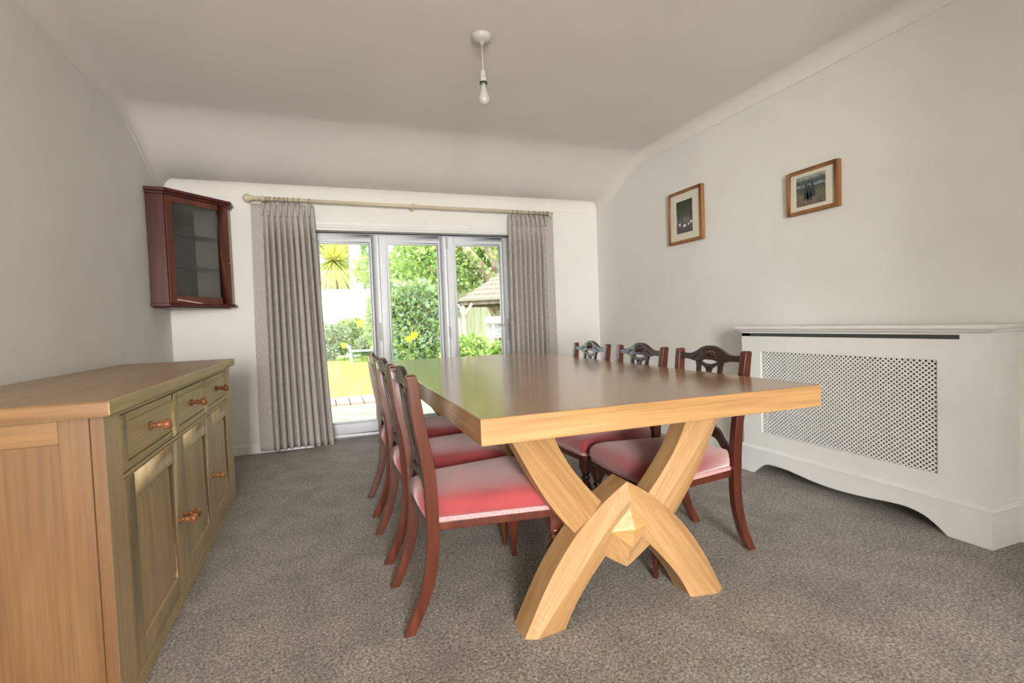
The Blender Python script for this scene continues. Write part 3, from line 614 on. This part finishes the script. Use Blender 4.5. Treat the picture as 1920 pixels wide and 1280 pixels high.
# ------------------------------------------------------------------ chairs
def make_chair():
    root = empty('dining_chair', (0, 0, 0))
    # local axes: +x forward, y side, z up; x = 0 at the rear posts
    prof = [(-.092,.0,.177),(-.044,.10,.183),(-.012,.205,.188),(0,.30,.192),(.001,.37,.194),(-.003,.51,.199),(-.012,.60,.203),(-.026,.675,.207),(-.040,.77,.211),(-.049,.85,.214),(-.054,.884,.215)]
    sp = spline(prof, 5)
    for s in (1, -1):
        b = B(); rr = []
        for x, z, y in sp:
            d = .021 if z < .7 else .021-.004*(z-.7)/.19
            if z < .2: d = .019+.002*z/.2
            w = .0165
            rr.append([(x-d, s*y-w, z), (x+d, s*y-w, z), (x+d, s*y+w, z), (x-d, s*y+w, z)])
        x, z, y = sp[-1]
        rr.append([(x-.013, s*y-.012, z+.006), (x+.013, s*y-.012, z+.006), (x+.013, s*y+.012, z+.006), (x-.013, s*y+.012, z+.006)])
        b.rings(rr, smooth=False); b.obj('rear_leg', M_mah, root, .0025)
    # turned front legs
    pf = [(.006,0),(.011,.004),(.012,.02),(.009,.032),(.011,.05),(.014,.075),(.019,.11),(.026,.15),(.032,.185),(.034,.205),(.031,.222),(.022,.236),(.016,.244),(.016,.25),(.023,.255),(.024,.262),(.018,.268),(.017,.276),(.024,.284),(.025,.292),(.018,.298)]
    for s in (1, -1):
        b = B(); b.lathe(pf, (.445, s*.222, 0), n=20); b.box((.420, s*.222-.024, .297), (.469, s*.222+.024, .352)); b.obj('front_leg', M_mah, root)
    # seat rails
    def outline(bx_, hb, fx_, hf, r=.03, bow=.012):
        pts = [(bx_, -hb)]
        pts += [(fx_-r, -hf)]
        for k in range(1, 6): a = -pi/2 + pi/2*k/5; pts.append((fx_-r+r*cos(a), -hf+r+r*sin(a)))
        for k in range(1, 8): y = (-hf+r)+(2*hf-2*r)*k/8; pts.append((fx_+bow*sin(pi*k/8), y))
        for k in range(0, 6): a = pi/2*k/5; pts.append((fx_-r+r*cos(a), hf-r+r*sin(a)))
        pts += [(bx_, hb)]
        return pts
    O = outline(.012, .192, .470, .252)
    b = B(); b.prism(O, lambda x, y: (x, y, .345), lambda x, y: (x, y, .376)); b.obj('seat_rail', M_mah, root, .003)
    O2 = outline(-.004, .188, .473, .255)
    b = B(); b.prism(O2, lambda x, y: (x, y, .374), lambda x, y: (x, y, .391)); b.obj('braid', M_braid, root)
    # upholstery: domed loft from seat outline to centre
    O3 = outline(-.018, .176, .476, .257)
    b = B(); cx_, n = .235, len(O3); rr = [[(x, y, .389) for x, y in O3]]
    for k, (sc, z) in enumerate(((1.012, .402), (1.006, .422), (.975, .440), (.92, .452), (.82, .461), (.66, .468), (.45, .473), (.22, .476), (.05, .477))):
        rr.append([(cx_+(x-cx_)*sc, y*sc, z) for x, y in O3])
    b.rings(rr, smooth=True); b.obj('upholstered_seat', M_velvet, root)
    # crest rail
    def bx(z): # back plane x for height
        for (x0, z0, _), (x1, z1, _) in zip(prof, prof[1:]):
            if z0 <= z <= z1: return x0+(x1-x0)*(z-z0)/(z1-z0)
        return prof[-1][0]
    half_top = spline([(-.205,.872),(-.17,.868),(-.13,.869),(-.095,.880),(-.06,.897),(-.03,.906),(0,.908)], 4)
    top = half_top + [(-y, z) for y, z in half_top[::-1][1:]]
    half_bot = spline([(-.205,.840),(-.15,.840),(-.10,.839),(-.088,.832),(-.074,.834),(-.05,.841),(0,.841)], 4)
    bot = half_bot + [(-y, z) for y, z in half_bot[::-1][1:]]
    b = B(); rr = []
    for (y, zt), (y2, zl) in zip(top, bot):
        x = bx(min(zt, .884)); x2 = bx(zl)
        rr.append([(x2-.010, y, zl), (x2+.011, y, zl), (x+.011, y, zt-.004), (x+.006, y, zt), (x-.008, y, zt)])
    b.rings(rr, smooth=True); cr = b.obj('crest_rail', M_mah2, root, .002)
    # carved fan on the crest
    b = B()
    for k in range(9):
        a = radians(18+18*k); 
        p0 = (.016, .008*cos(a), .853+.008*sin(a)*.8); p1 = (.017, .050*cos(a), .853+.042*sin(a))
        pts = [(bx(.86)+p0[0]-.006, p0[1], p0[2]), (bx(.87)+.014, (p0[1]+p1[1])/2, (p0[2]+p1[2])/2), (bx(.88)+.012, p1[1], p1[2])]
        b.tube(pts, [.003, .0058, .004], 6)
    for s in (1, -1):
        pts = [(bx(.86)+.012, s*(.065+.05*t), .862-.012*t+.006*sin(6*t)) for t in [k/6 for k in range(7)]]
        b.tube(pts, [.003]*7, 6)
    b.obj('carved_fan', M_mah2, cr)
    # upright slats
    for s in (1, -1):
        b = B(); rr = []
        for z, w in ((.50, .011), (.56, .010), (.66, .010), (.76, .010), (.81, .011), (.826, .016), (.84, .020)):
            x = bx(z); y = s*(.060+.012*(z-.5)/.35)
            rr.append([(x-.007, y-w, z), (x+.008, y-w, z), (x+.008, y+w, z), (x-.007, y+w, z)])
        b.rings(rr); b.obj('back_slat', M_mah2, root, .002)
    # pierced centre splat
    ol = spline([(.006,.50),(.020,.505),(.024,.52),(.012,.545),(.008,.58),(.012,.62),(.020,.66),(.022,.69),(.014,.712),(.010,.72),(.020,.728),(.022,.738),(.012,.745),(.012,.752),(.022,.760),(.020,.770),(.012,.782),(.018,.800),(.040,.812),(.060,.824),(.058,.832),(.034,.826),(.014,.822),(0,.821)], 2)
    pl = ol + [(-y, z) for y, z in ol[::-1][1:]]
    bmx = bmesh.new()
    fr_ = [bmx.verts.new((bx(z)+.007, y, z)) for y, z in pl]; hole = [bmx.verts.new((bx(.807)+.007, .006*cos(a), .803+.006*sin(a))) for a in [2*pi*k/8 for k in range(8)]]
    es = [bmx.edges.new((fr_[i], fr_[(i+1) % len(fr_)])) for i in range(len(fr_))] + [bmx.edges.new((hole[i], hole[(i+1) % 8])) for i in range(8)]
    bmesh.ops.triangle_fill(bmx, use_beauty=True, edges=es)
    ret = bmesh.ops.extrude_face_region(bmx, geom=bmx.faces[:]); bmesh.ops.translate(bmx, verts=[v for v in ret['geom'] if isinstance(v, bmesh.types.BMVert)], vec=(-.012, 0, 0))
    bmesh.ops.recalc_face_normals(bmx, faces=bmx.faces)
    me_ = bpy.data.meshes.new('pierced_splat'); bmx.to_mesh(me_); bmx.free(); link('pierced_splat', me_, M_mah2, root)
    # serpentine lower rail
    ht = spline([(-.197,.487),(-.175,.478),(-.150,.480),(-.125,.500),(-.105,.525),(-.08,.540),(-.05,.538),(-.025,.528),(0,.526)], 4)
    hb_ = spline([(-.197,.432),(-.175,.430),(-.145,.440),(-.12,.458),(-.10,.478),(-.08,.492),(-.05,.496),(-.025,.496),(0,.496)], 4)
    tp = ht + [(-y, z) for y, z in ht[::-1][1:]]; bt = hb_ + [(-y, z) for y, z in hb_[::-1][1:]]
    b = B(); rr = []
    for (y, zt), (y2, zl) in zip(tp, bt):
        rr.append([(bx(zl)-.009, y2, zl), (bx(zl)+.010, y2, zl), (bx(zt)+.010, y, zt), (bx(zt)-.009, y, zt)])
    b.rings(rr, smooth=False); b.obj('lower_back_rail', M_mah2, root, .002)
    # rear seat rail
    b = B(); b.box((-.012, -.18, .335), (.012, .18, .376)); b.obj('rear_seat_rail', M_mah, root, .003)
    return root
chair0 = make_chair()
spots = [(.327, 1.915, 0.0, 'mahogany chair with rose velvet seat, foremost on the left side of the table'),
         (.327, 2.487, .01, 'mahogany chair with rose velvet seat, the middle one on the left side of the table'),
         (.335, 3.090, -.01, 'mahogany chair with rose velvet seat, left of the table nearest the garden doors'),
         (1.664, 1.93, pi, 'mahogany chair with rose velvet seat, right side of the table before the radiator cover'),
         (1.664, 2.492, pi, 'mahogany chair with rose velvet seat, the middle one on the right side of the table'),
         (1.664, 3.068, pi, 'mahogany chair with rose velvet seat, right of the table nearest the garden doors')]
for i, (x, y, rz, lb) in enumerate(spots):
    c = chair0 if i == 0 else copy_tree(chair0)
    c.location = (x, y, 0); c.rotation_euler = (0, 0, rz); tag(c, lb, 'chair', 'dining chairs around the oak table')
# ------------------------------------------------------------------ garden
G = -.15
M_lawn = noisy('lawn_grass', (.24,.33,.06), (.40,.46,.13), 7, .9, .1, bump=.6, bscale=60, dist=.03)
M_pave = noisy('garden_paving', (.24,.22,.15), (.40,.37,.28), 5, .9, .1, bump=.4, bscale=30, dist=.01, stretch=(1,2.5,1))
M_brick = noisy('pale_edging_brick', (.32,.24,.20), (.42,.34,.29), 8, .9, .1)
M_soil = noisy('garden_soil', (.10,.08,.05), (.17,.14,.09), 8, .95, .1)
struct(box('patio', (-8, YB+.3, G-.3), (16, 8.42, G), M_pave)); struct(box('lawn', (-12, 9.18, G-.3), (22, 40, G), M_lawn))
bk0 = None
for k in range(24):
    if bk0 is None: o = bk0 = box('edging_brick', (-.098, -.0, -.06), (.098, .80, .04), M_brick, None, .012)
    else: o = bk0.copy(); COL.objects.link(o)
    o.location = (-1.6+.21*k, 8.40, G); tag(o, 'pale brick in the row edging the lawn outside the doors', 'brick', 'bricks edging the lawn')
def leaf_mesh(name, n, shape, size, mats, seed, aspect=.45):
    "n leaves; shape(rnd) -> (point, outward normal)"
    rnd = random.Random(seed); b = B()
    for i in range(n):
        p, o = shape(rnd); p = Vector(p); o = Vector(o)
        d = Vector((rnd.gauss(0, 1), rnd.gauss(0, 1), rnd.gauss(0, .8))) + o*1.0
        d.normalize(); s = size*rnd.uniform(.6, 1.3)
        w = d.cross(Vector((rnd.gauss(0,1), rnd.gauss(0,1), rnd.gauss(0,1)))).normalized()*s*aspect
        nrm = d.cross(w).normalized()*s*.12
        b.m = rnd.randrange(len(mats))
        b.add([p, p+d*s*.5+w+nrm, p+d*s, p+d*s*.5-w+nrm], [(0, 1, 2), (0, 2, 3)])
    me = bpy.data.meshes.new(name); me.from_pydata(b.v, [], b.f); me.polygons.foreach_set('material_index', b.mi); me.update()
    return me, mats
def leafmat(name, c):
    m = mat(name, c, .55, .3); p = m.node_tree.nodes['Principled BSDF']
    nt = m.node_tree; tl = nt.nodes.new('ShaderNodeBsdfTranslucent'); tl.inputs[0].default_value = (min(c[0]*1.3,1), min(c[1]*1.3,1), c[2], 1)
    mx = nt.nodes.new('ShaderNodeMixShader'); mx.inputs[0].default_value = .35; out = [n for n in nt.nodes if n.type == 'OUTPUT_MATERIAL'][0]
    nt.links.new(p.outputs[0], mx.inputs[1]); nt.links.new(tl.outputs[0], mx.inputs[2]); nt.links.new(mx.outputs[0], out.inputs[0]); return m
LG = [leafmat('leaf_fresh_green', (.34,.46,.14)), leafmat('leaf_lime', (.52,.62,.22)), leafmat('leaf_mid_green', (.22,.33,.11))]
LB = [leafmat('leaf_blue_green', (.27,.36,.25)), leafmat('leaf_sage', (.40,.49,.34)), leafmat('leaf_olive', (.34,.39,.17))]
LP = [leafmat('leaf_pale', (.42,.50,.26)), leafmat('leaf_pale_green', (.34,.46,.20)), leafmat('leaf_silver', (.42,.50,.38))]
M_bark = noisy('brown_bark', (.24,.17,.12), (.40,.31,.24), 8, .9, .1, bump=.5, bscale=20, stretch=(1,1,.3), dist=.02)
M_pbark = noisy('pale_bark', (.40,.37,.38), (.55,.52,.52), 6, .9, .1, bump=.4, bscale=12, stretch=(1,1,.3), dist=.02)
def ell(blobs):
    def f(rnd):
        c, r = rnd.choice(blobs)
        while True:
            v = Vector((rnd.gauss(0,1), rnd.gauss(0,1), rnd.gauss(0,1)))
            if v.length > .1: break
        v.normalize(); k = rnd.uniform(.72, 1.04)
        return (c[0]+v.x*r[0]*k, c[1]+v.y*r[1]*k, c[2]+v.z*r[2]*k), v
    return f
def shrub(x, y, rx, ry, h, n, size, mats, label, seed, cat='shrub', group=None, name='shrub', z=G):
    root = empty(name, (x, y, z)); tag(root, label, cat, group); rnd = random.Random(seed)
    blobs = []
    for k in range(7):
        blobs.append(((rnd.uniform(-.5, .5)*rx, rnd.uniform(-.4, .4)*ry, h*rnd.uniform(.3, .72)), (rx*rnd.uniform(.45, .65), ry*rnd.uniform(.5, .7), h*rnd.uniform(.25, .32))))
    me, mm = leaf_mesh('foliage', n, ell(blobs), size, mats, seed); link('foliage', me, mm, root)
    b = B()
    for k in range(6):
        a = rnd.uniform(0, 2*pi); b.tube([(0, 0, 0), (rx*.2*cos(a), ry*.2*sin(a), h*.35), (rx*.45*cos(a), ry*.45*sin(a), h*.7)], [.035, .025, .01], 6)
    b.obj('stems', M_bark, root); return root
# big shrub in front of the lawn's end, middle pane
shrub(2.5, 13.6, 1.0, .8, 2.45, 9000, .13, LB+[LG[2]], 'big bushy blue-green shrub seen through the middle door pane', 11)
shrub(2.3, 17.0, .9, .5, 3.1, 4000, .16, LP+LG[:1], 'tall pale yellow-green bush rising behind the big shrub', 12)
shrub(3.35, 12.1, .6, .45, .9, 2600, .12, LG, 'low bright green plant at the right foot of the big shrub', 13)
for k, (x, y, h, l) in enumerate(((.45, 20.7, 1.5, 'sage green leafy shrub at the far left end of the lawn'), (1.8, 20.4, .95, 'low sage shrub beside the blue bench at the end of the lawn'), (2.6, 21.0, 1.7, 'blue-green shrub behind the blue bench'), (1.2, 22.0, 1.7, 'taller fresh green bush standing against the white garden wall'), (-1.2, 20.8, 1.4, 'leafy shrub left of the lawn end, mostly behind the left curtain'))):
    shrub(x, y, .6, .4, h, 2600, .12, (LB, LB, LB, LG, LG)[k], l, 20+k)
# flowers
M_yel = mat('yellow_petals', (.85,.68,.02), .6); 
def flower(x, y, z, r, label):
    root = empty('yellow_flower', (x, y, z)); tag(root, label, 'flower')
    b = B()
    for k in range(9):
        a = 2*pi*k/9; b.add([(0,0,0), (r*.6*cos(a-.3), -.02, r*.6*sin(a-.3)), (r*cos(a), -.05, r*sin(a)), (r*.6*cos(a+.3), -.02, r*.6*sin(a+.3))], [(0,1,2,3)])
    b.lathe([(r*.25, 0), (r*.2, -.04), (.002, -.05)], (0, -.01, 0), 'y', 10); b.obj('petals', M_yel, root)
    B().tube([(0, .02, 0), (.02, .1, -.3), (.0, .15, G-z)], .012, 6).obj('stalk', LG[2], root)
flower(2.14, 12.55, .83, .12, 'larger yellow bloom on the big shrub in the middle pane'); flower(2.00, 12.50, .75, .10, 'smaller yellow bloom just left of the larger one on the big shrub')
flower(1.42, 19.75, 1.23, .17, 'yellow bloom over the blue bench near the left door stile'); flower(.80, 19.9, .44, .14, 'small orange-yellow bloom low in the far flower bed')
# low bench / board
bn = empty('garden_bench', (1.60, 19.2, G)); tag(bn, 'pale blue low garden bench at the end of the lawn', 'bench')
M_blue = mat('pale_blue_paint', (.45,.62,.74), .6)
box('seat', (-.65, -.3, .36), (.65, .3, .42), M_blue, bn, .01)
for sx in (-1, 1):
    for sy in (-1, 1): box('leg', (sx*.6-.04, sy*.18-.04, 0), (sx*.6+.04, sy*.18+.04, .36), M_blue, bn)
# white wall, palm, trees
gw = struct(box('garden_wall', (-7, 22.9, G), (3.1, 23.1, 2.72), noisy('white_render', (.82,.87,.88), (.88,.92,.93), 2, .8, .1)))
def palm(x, y, z, R, label):
    root = empty('cordyline_palm', (x, y, G)); tag(root, label, 'palm'); h = z-G; rnd = random.Random(4)
    B().tube([(0, 0, 0), (.08, 0, h*.5), (0, 0, h)], [.16, .12, .10], 10).obj('trunk', M_bark, root)
    b = B(); yl = [leafmat('sword_leaf_yellow', (.72,.66,.24)), leafmat('sword_leaf_green', (.52,.56,.20))]
    for k in range(360):
        th = rnd.uniform(0, 2*pi); el = rnd.uniform(-1.1, 1.5); l = R*rnd.uniform(.8, 1.1)
        d = Vector((cos(el)*cos(th), cos(el)*sin(th), sin(el))); sd = d.cross(Vector((0, 0, 1)))
        if sd.length < .01: continue
        sd.normalize(); b.m = rnd.randrange(2); rows = []
        for t in (0, .25, .5, .75, 1):
            p = d*l*t + Vector((0, 0, h - .22*R*t*t*cos(el)));  w_ = .045*(1-t**2)+.002
            rows.append([p-sd*w_, p+sd*w_])
        b.sheet(rows)
    me = bpy.data.meshes.new('sword_leaves'); me.from_pydata(b.v, [], b.f); me.polygons.foreach_set('material_index', b.mi); me.update(); link('sword_leaves', me, yl, root)
palm(.72, 24.2, 4.05, 1.75, 'spiky yellow-green cordyline palm rising over the white garden wall')
def tree(x, y, trunk, blobs, n, size, mats, bark, label, seed, rt=.25):
    root = empty('tree', (x, y, G)); tag(root, label, 'tree')
    b = B()
    for pts, r in trunk: b.tube(pts, r, 10)
    b.obj('trunk', bark, root)
    me, mm = leaf_mesh('foliage', n, ell(blobs), size, mats, seed); link('foliage', me, mm, root); return root
tree(2.1, 31, [([(0,0,0),(.02,0,3.6),(-.05,0,8.2)], [.5,.4,.3])], [((0,0,8.8),(2.4,1.6,1.6)), ((-2.7,.5,8.7),(2,1.3,1.3))], 2600, .28, LP, M_pbark, 'tall tree with a pale grey trunk beside the palm', 31)
bl = [((random.uniform(-3.4, 2.8), random.uniform(-1, 1), random.uniform(3.3, 7.2)), (1.45, .7, .9)) for _ in range(22)]
tree(6.2, 21.0, [([(1.2,0,0),(1.0,0,1.5),(.3,0,3.0),(-.8,0,4.6)], [.26,.22,.18,.1]), ([(.9,0,1.8),(1.4,0,3.2),(2.6,0,5.0)], [.2,.16,.1]), ([(.3,0,3.0),(-.9,-.2,2.7),(-2.0,-.3,3.6)], [.12,.08,.05]), ([(.95,-.2,1.9),(.55,-1.0,2.7),(.2,-1.15,3.2),(-.35,-1.15,3.9),(-.8,-1.1,4.5)], [.26,.24,.22,.2,.16]), ([(.9,-.6,2.2),(.75,-1.1,3.3),(.1,-1.2,4.6)], [.2,.18,.14])], bl, 13000, .20, LG+LP[:1], M_bark, 'large leafy green tree spreading above the shrub and the gazebo', 32)
bl = [((random.uniform(-2.6, 2.6), random.uniform(-.6, .6), random.uniform(1.8, 5.5)), (1.1, .7, .8)) for _ in range(18)]
tree(5.3, 26, [([(0,0,0),(0,0,3)], [.2,.1])], bl, 9000, .22, LP+LG[:2], M_bark, 'pale green background tree closing the view between wall and gazebo', 33)
bl = [((random.uniform(-3.5, 3.5), random.uniform(-.6, .6), random.uniform(2.5, 8.0)), (1.6, .7, 1.0)) for _ in range(20)]
tree(-.2, 35.0, [([(0,0,0),(0,0,3)], [.2,.1])], bl, 9000, .30, LP, M_bark, 'pale leafy tree behind the left part of the white wall', 34)
# closeboard fence on the right
M_fence = noisy('pale_fence_timber', (.66,.61,.46), (.80,.77,.62), 3, .85, .1, stretch=(8,1,.4))
fn = empty('garden_fence', (8, 22.4, G)); tag(fn, 'pale closeboard timber fence behind the gazebo', 'fence')
b = B(); [b.box((-4.6+.16*k, (k % 2)*.02, 0), (-4.6+.16*k+.175, .02+(k % 2)*.02, 2.75)) for k in range(75)]; b.obj('boards', M_fence, fn)
b = B(); b.box((-4.6, .04, .5), (7.4, .1, .6)); b.box((-4.6, .04, 2.1), (7.4, .1, 2.2)); b.obj('rails', M_fence, fn)
# gazebo
gz = empty('gazebo', (6.62, 18.5, G)); tag(gz, 'timber garden gazebo with tiered shingle roof seen through the right pane', 'gazebo')
M_shing = noisy('weathered_shingle', (.22,.19,.145), (.32,.28,.225), 5, .9, .1, stretch=(6,6,1))
M_post = noisy('peeled_post_timber', (.60,.46,.38), (.74,.60,.52), 5, .8, .1)
def ngon(r, z, n=6, a0=radians(20)): return [(r*cos(a0+2*pi*k/n), r*sin(a0+2*pi*k/n), z) for k in range(n)]
R0, Z0 = 2.0, 2.08
tiers = [(R0+.06-.35*k, Z0+.03+.185*k, R0-.34-.35*k if k < 5 else .05, Z0+.15+.185*k) for k in range(6)]
for r0, z0, r1, z1 in tiers:
    b = B(); b.rings([ngon(r0-.05, z0-.09), ngon(r0, z0-.09), ngon(r0, z0), ngon(r1, z1), ngon(max(r1-.03, .02), z1-.05)], caps=False); b.obj('shingle_tier', M_shing, gz)
b = B(); b.rings([ngon(R0-.12, Z0-.20), ngon(R0-.02, Z0-.20), ngon(R0-.02, Z0-.02), ngon(R0-.12, Z0-.02)], closed=True, caps=False); b.obj('eaves_beam', noisy('dark_beam', (.14,.10,.08), (.22,.17,.13), 6, .9, .1), gz)
for k in range(6):
    a = radians(20+60*k); x, y = (R0-.12)*cos(a), (R0-.12)*sin(a)
    b = B(); b.tube([(x, y, 0), (x, y, Z0-.15)], .075, 10)
    o = b.obj('post', M_post, gz)
    b = B()
    for s in (1, -1):
        a2 = a+s*.22; x2, y2 = (R0-.14)*cos(a2), (R0-.14)*sin(a2); b.tube([(x, y, Z0-.65), (x2*.98, y2*.98, Z0-.15)], .05, 8)
    b.obj('brace', M_post, o)
# bird table house in front of the fence
bt = empty('bird_table', (5.55, 15.6, G)); tag(bt, 'pale wooden bird table with grey felt roof below the gazebo', 'bird table')
M_btw = mat('white_bird_table_paint', (.80,.76,.74), .7); M_felt = mat('grey_roof_felt', (.42,.40,.44), .9)
B().box((-.05, -.05, 0), (.05, .05, .74)).obj('post', M_btw, bt)
b = B(); b.box((-.46, -.28, .74), (.46, .28, .78)); [b.box((sx*.43-.025, sy*.25-.025, .78), (sx*.43+.025, sy*.25+.025, 1.22)) for sx in (-1, 1) for sy in (-1, 1)]; b.box((-.46, -.27, .99), (.46, -.25, 1.015)); b.box((-.46, .25, .78), (.46, .27, 1.22)); b.box((.0, -.27, .78), (.42, -.25, 1.22)); b.obj('feeding_house', M_btw, bt)
b = B(); b.prism([(-.36, 1.2), (.36, 1.2), (.12, 1.42), (-.12, 1.42)], lambda y, z: (-.56, y, z), lambda y, z: (.56, y, z)); b.obj('roof', M_felt, bt)
for k, (x, y, h) in enumerate(((4.95, 14.3, .62), (6.2, 14.2, .55), (4.0, 14.9, .8), (7.4, 14.6, .8))):
    shrub(x, y, .5, .45, h, 2400, .11, (LG, LB, LP, LG)[k], ('bright green plant beneath the gazebo roof left of the bird table', 'sage plant right of the bird table', 'pale leafy plant by the left gazebo post', 'green plant farthest right below the gazebo')[k], 50+k)
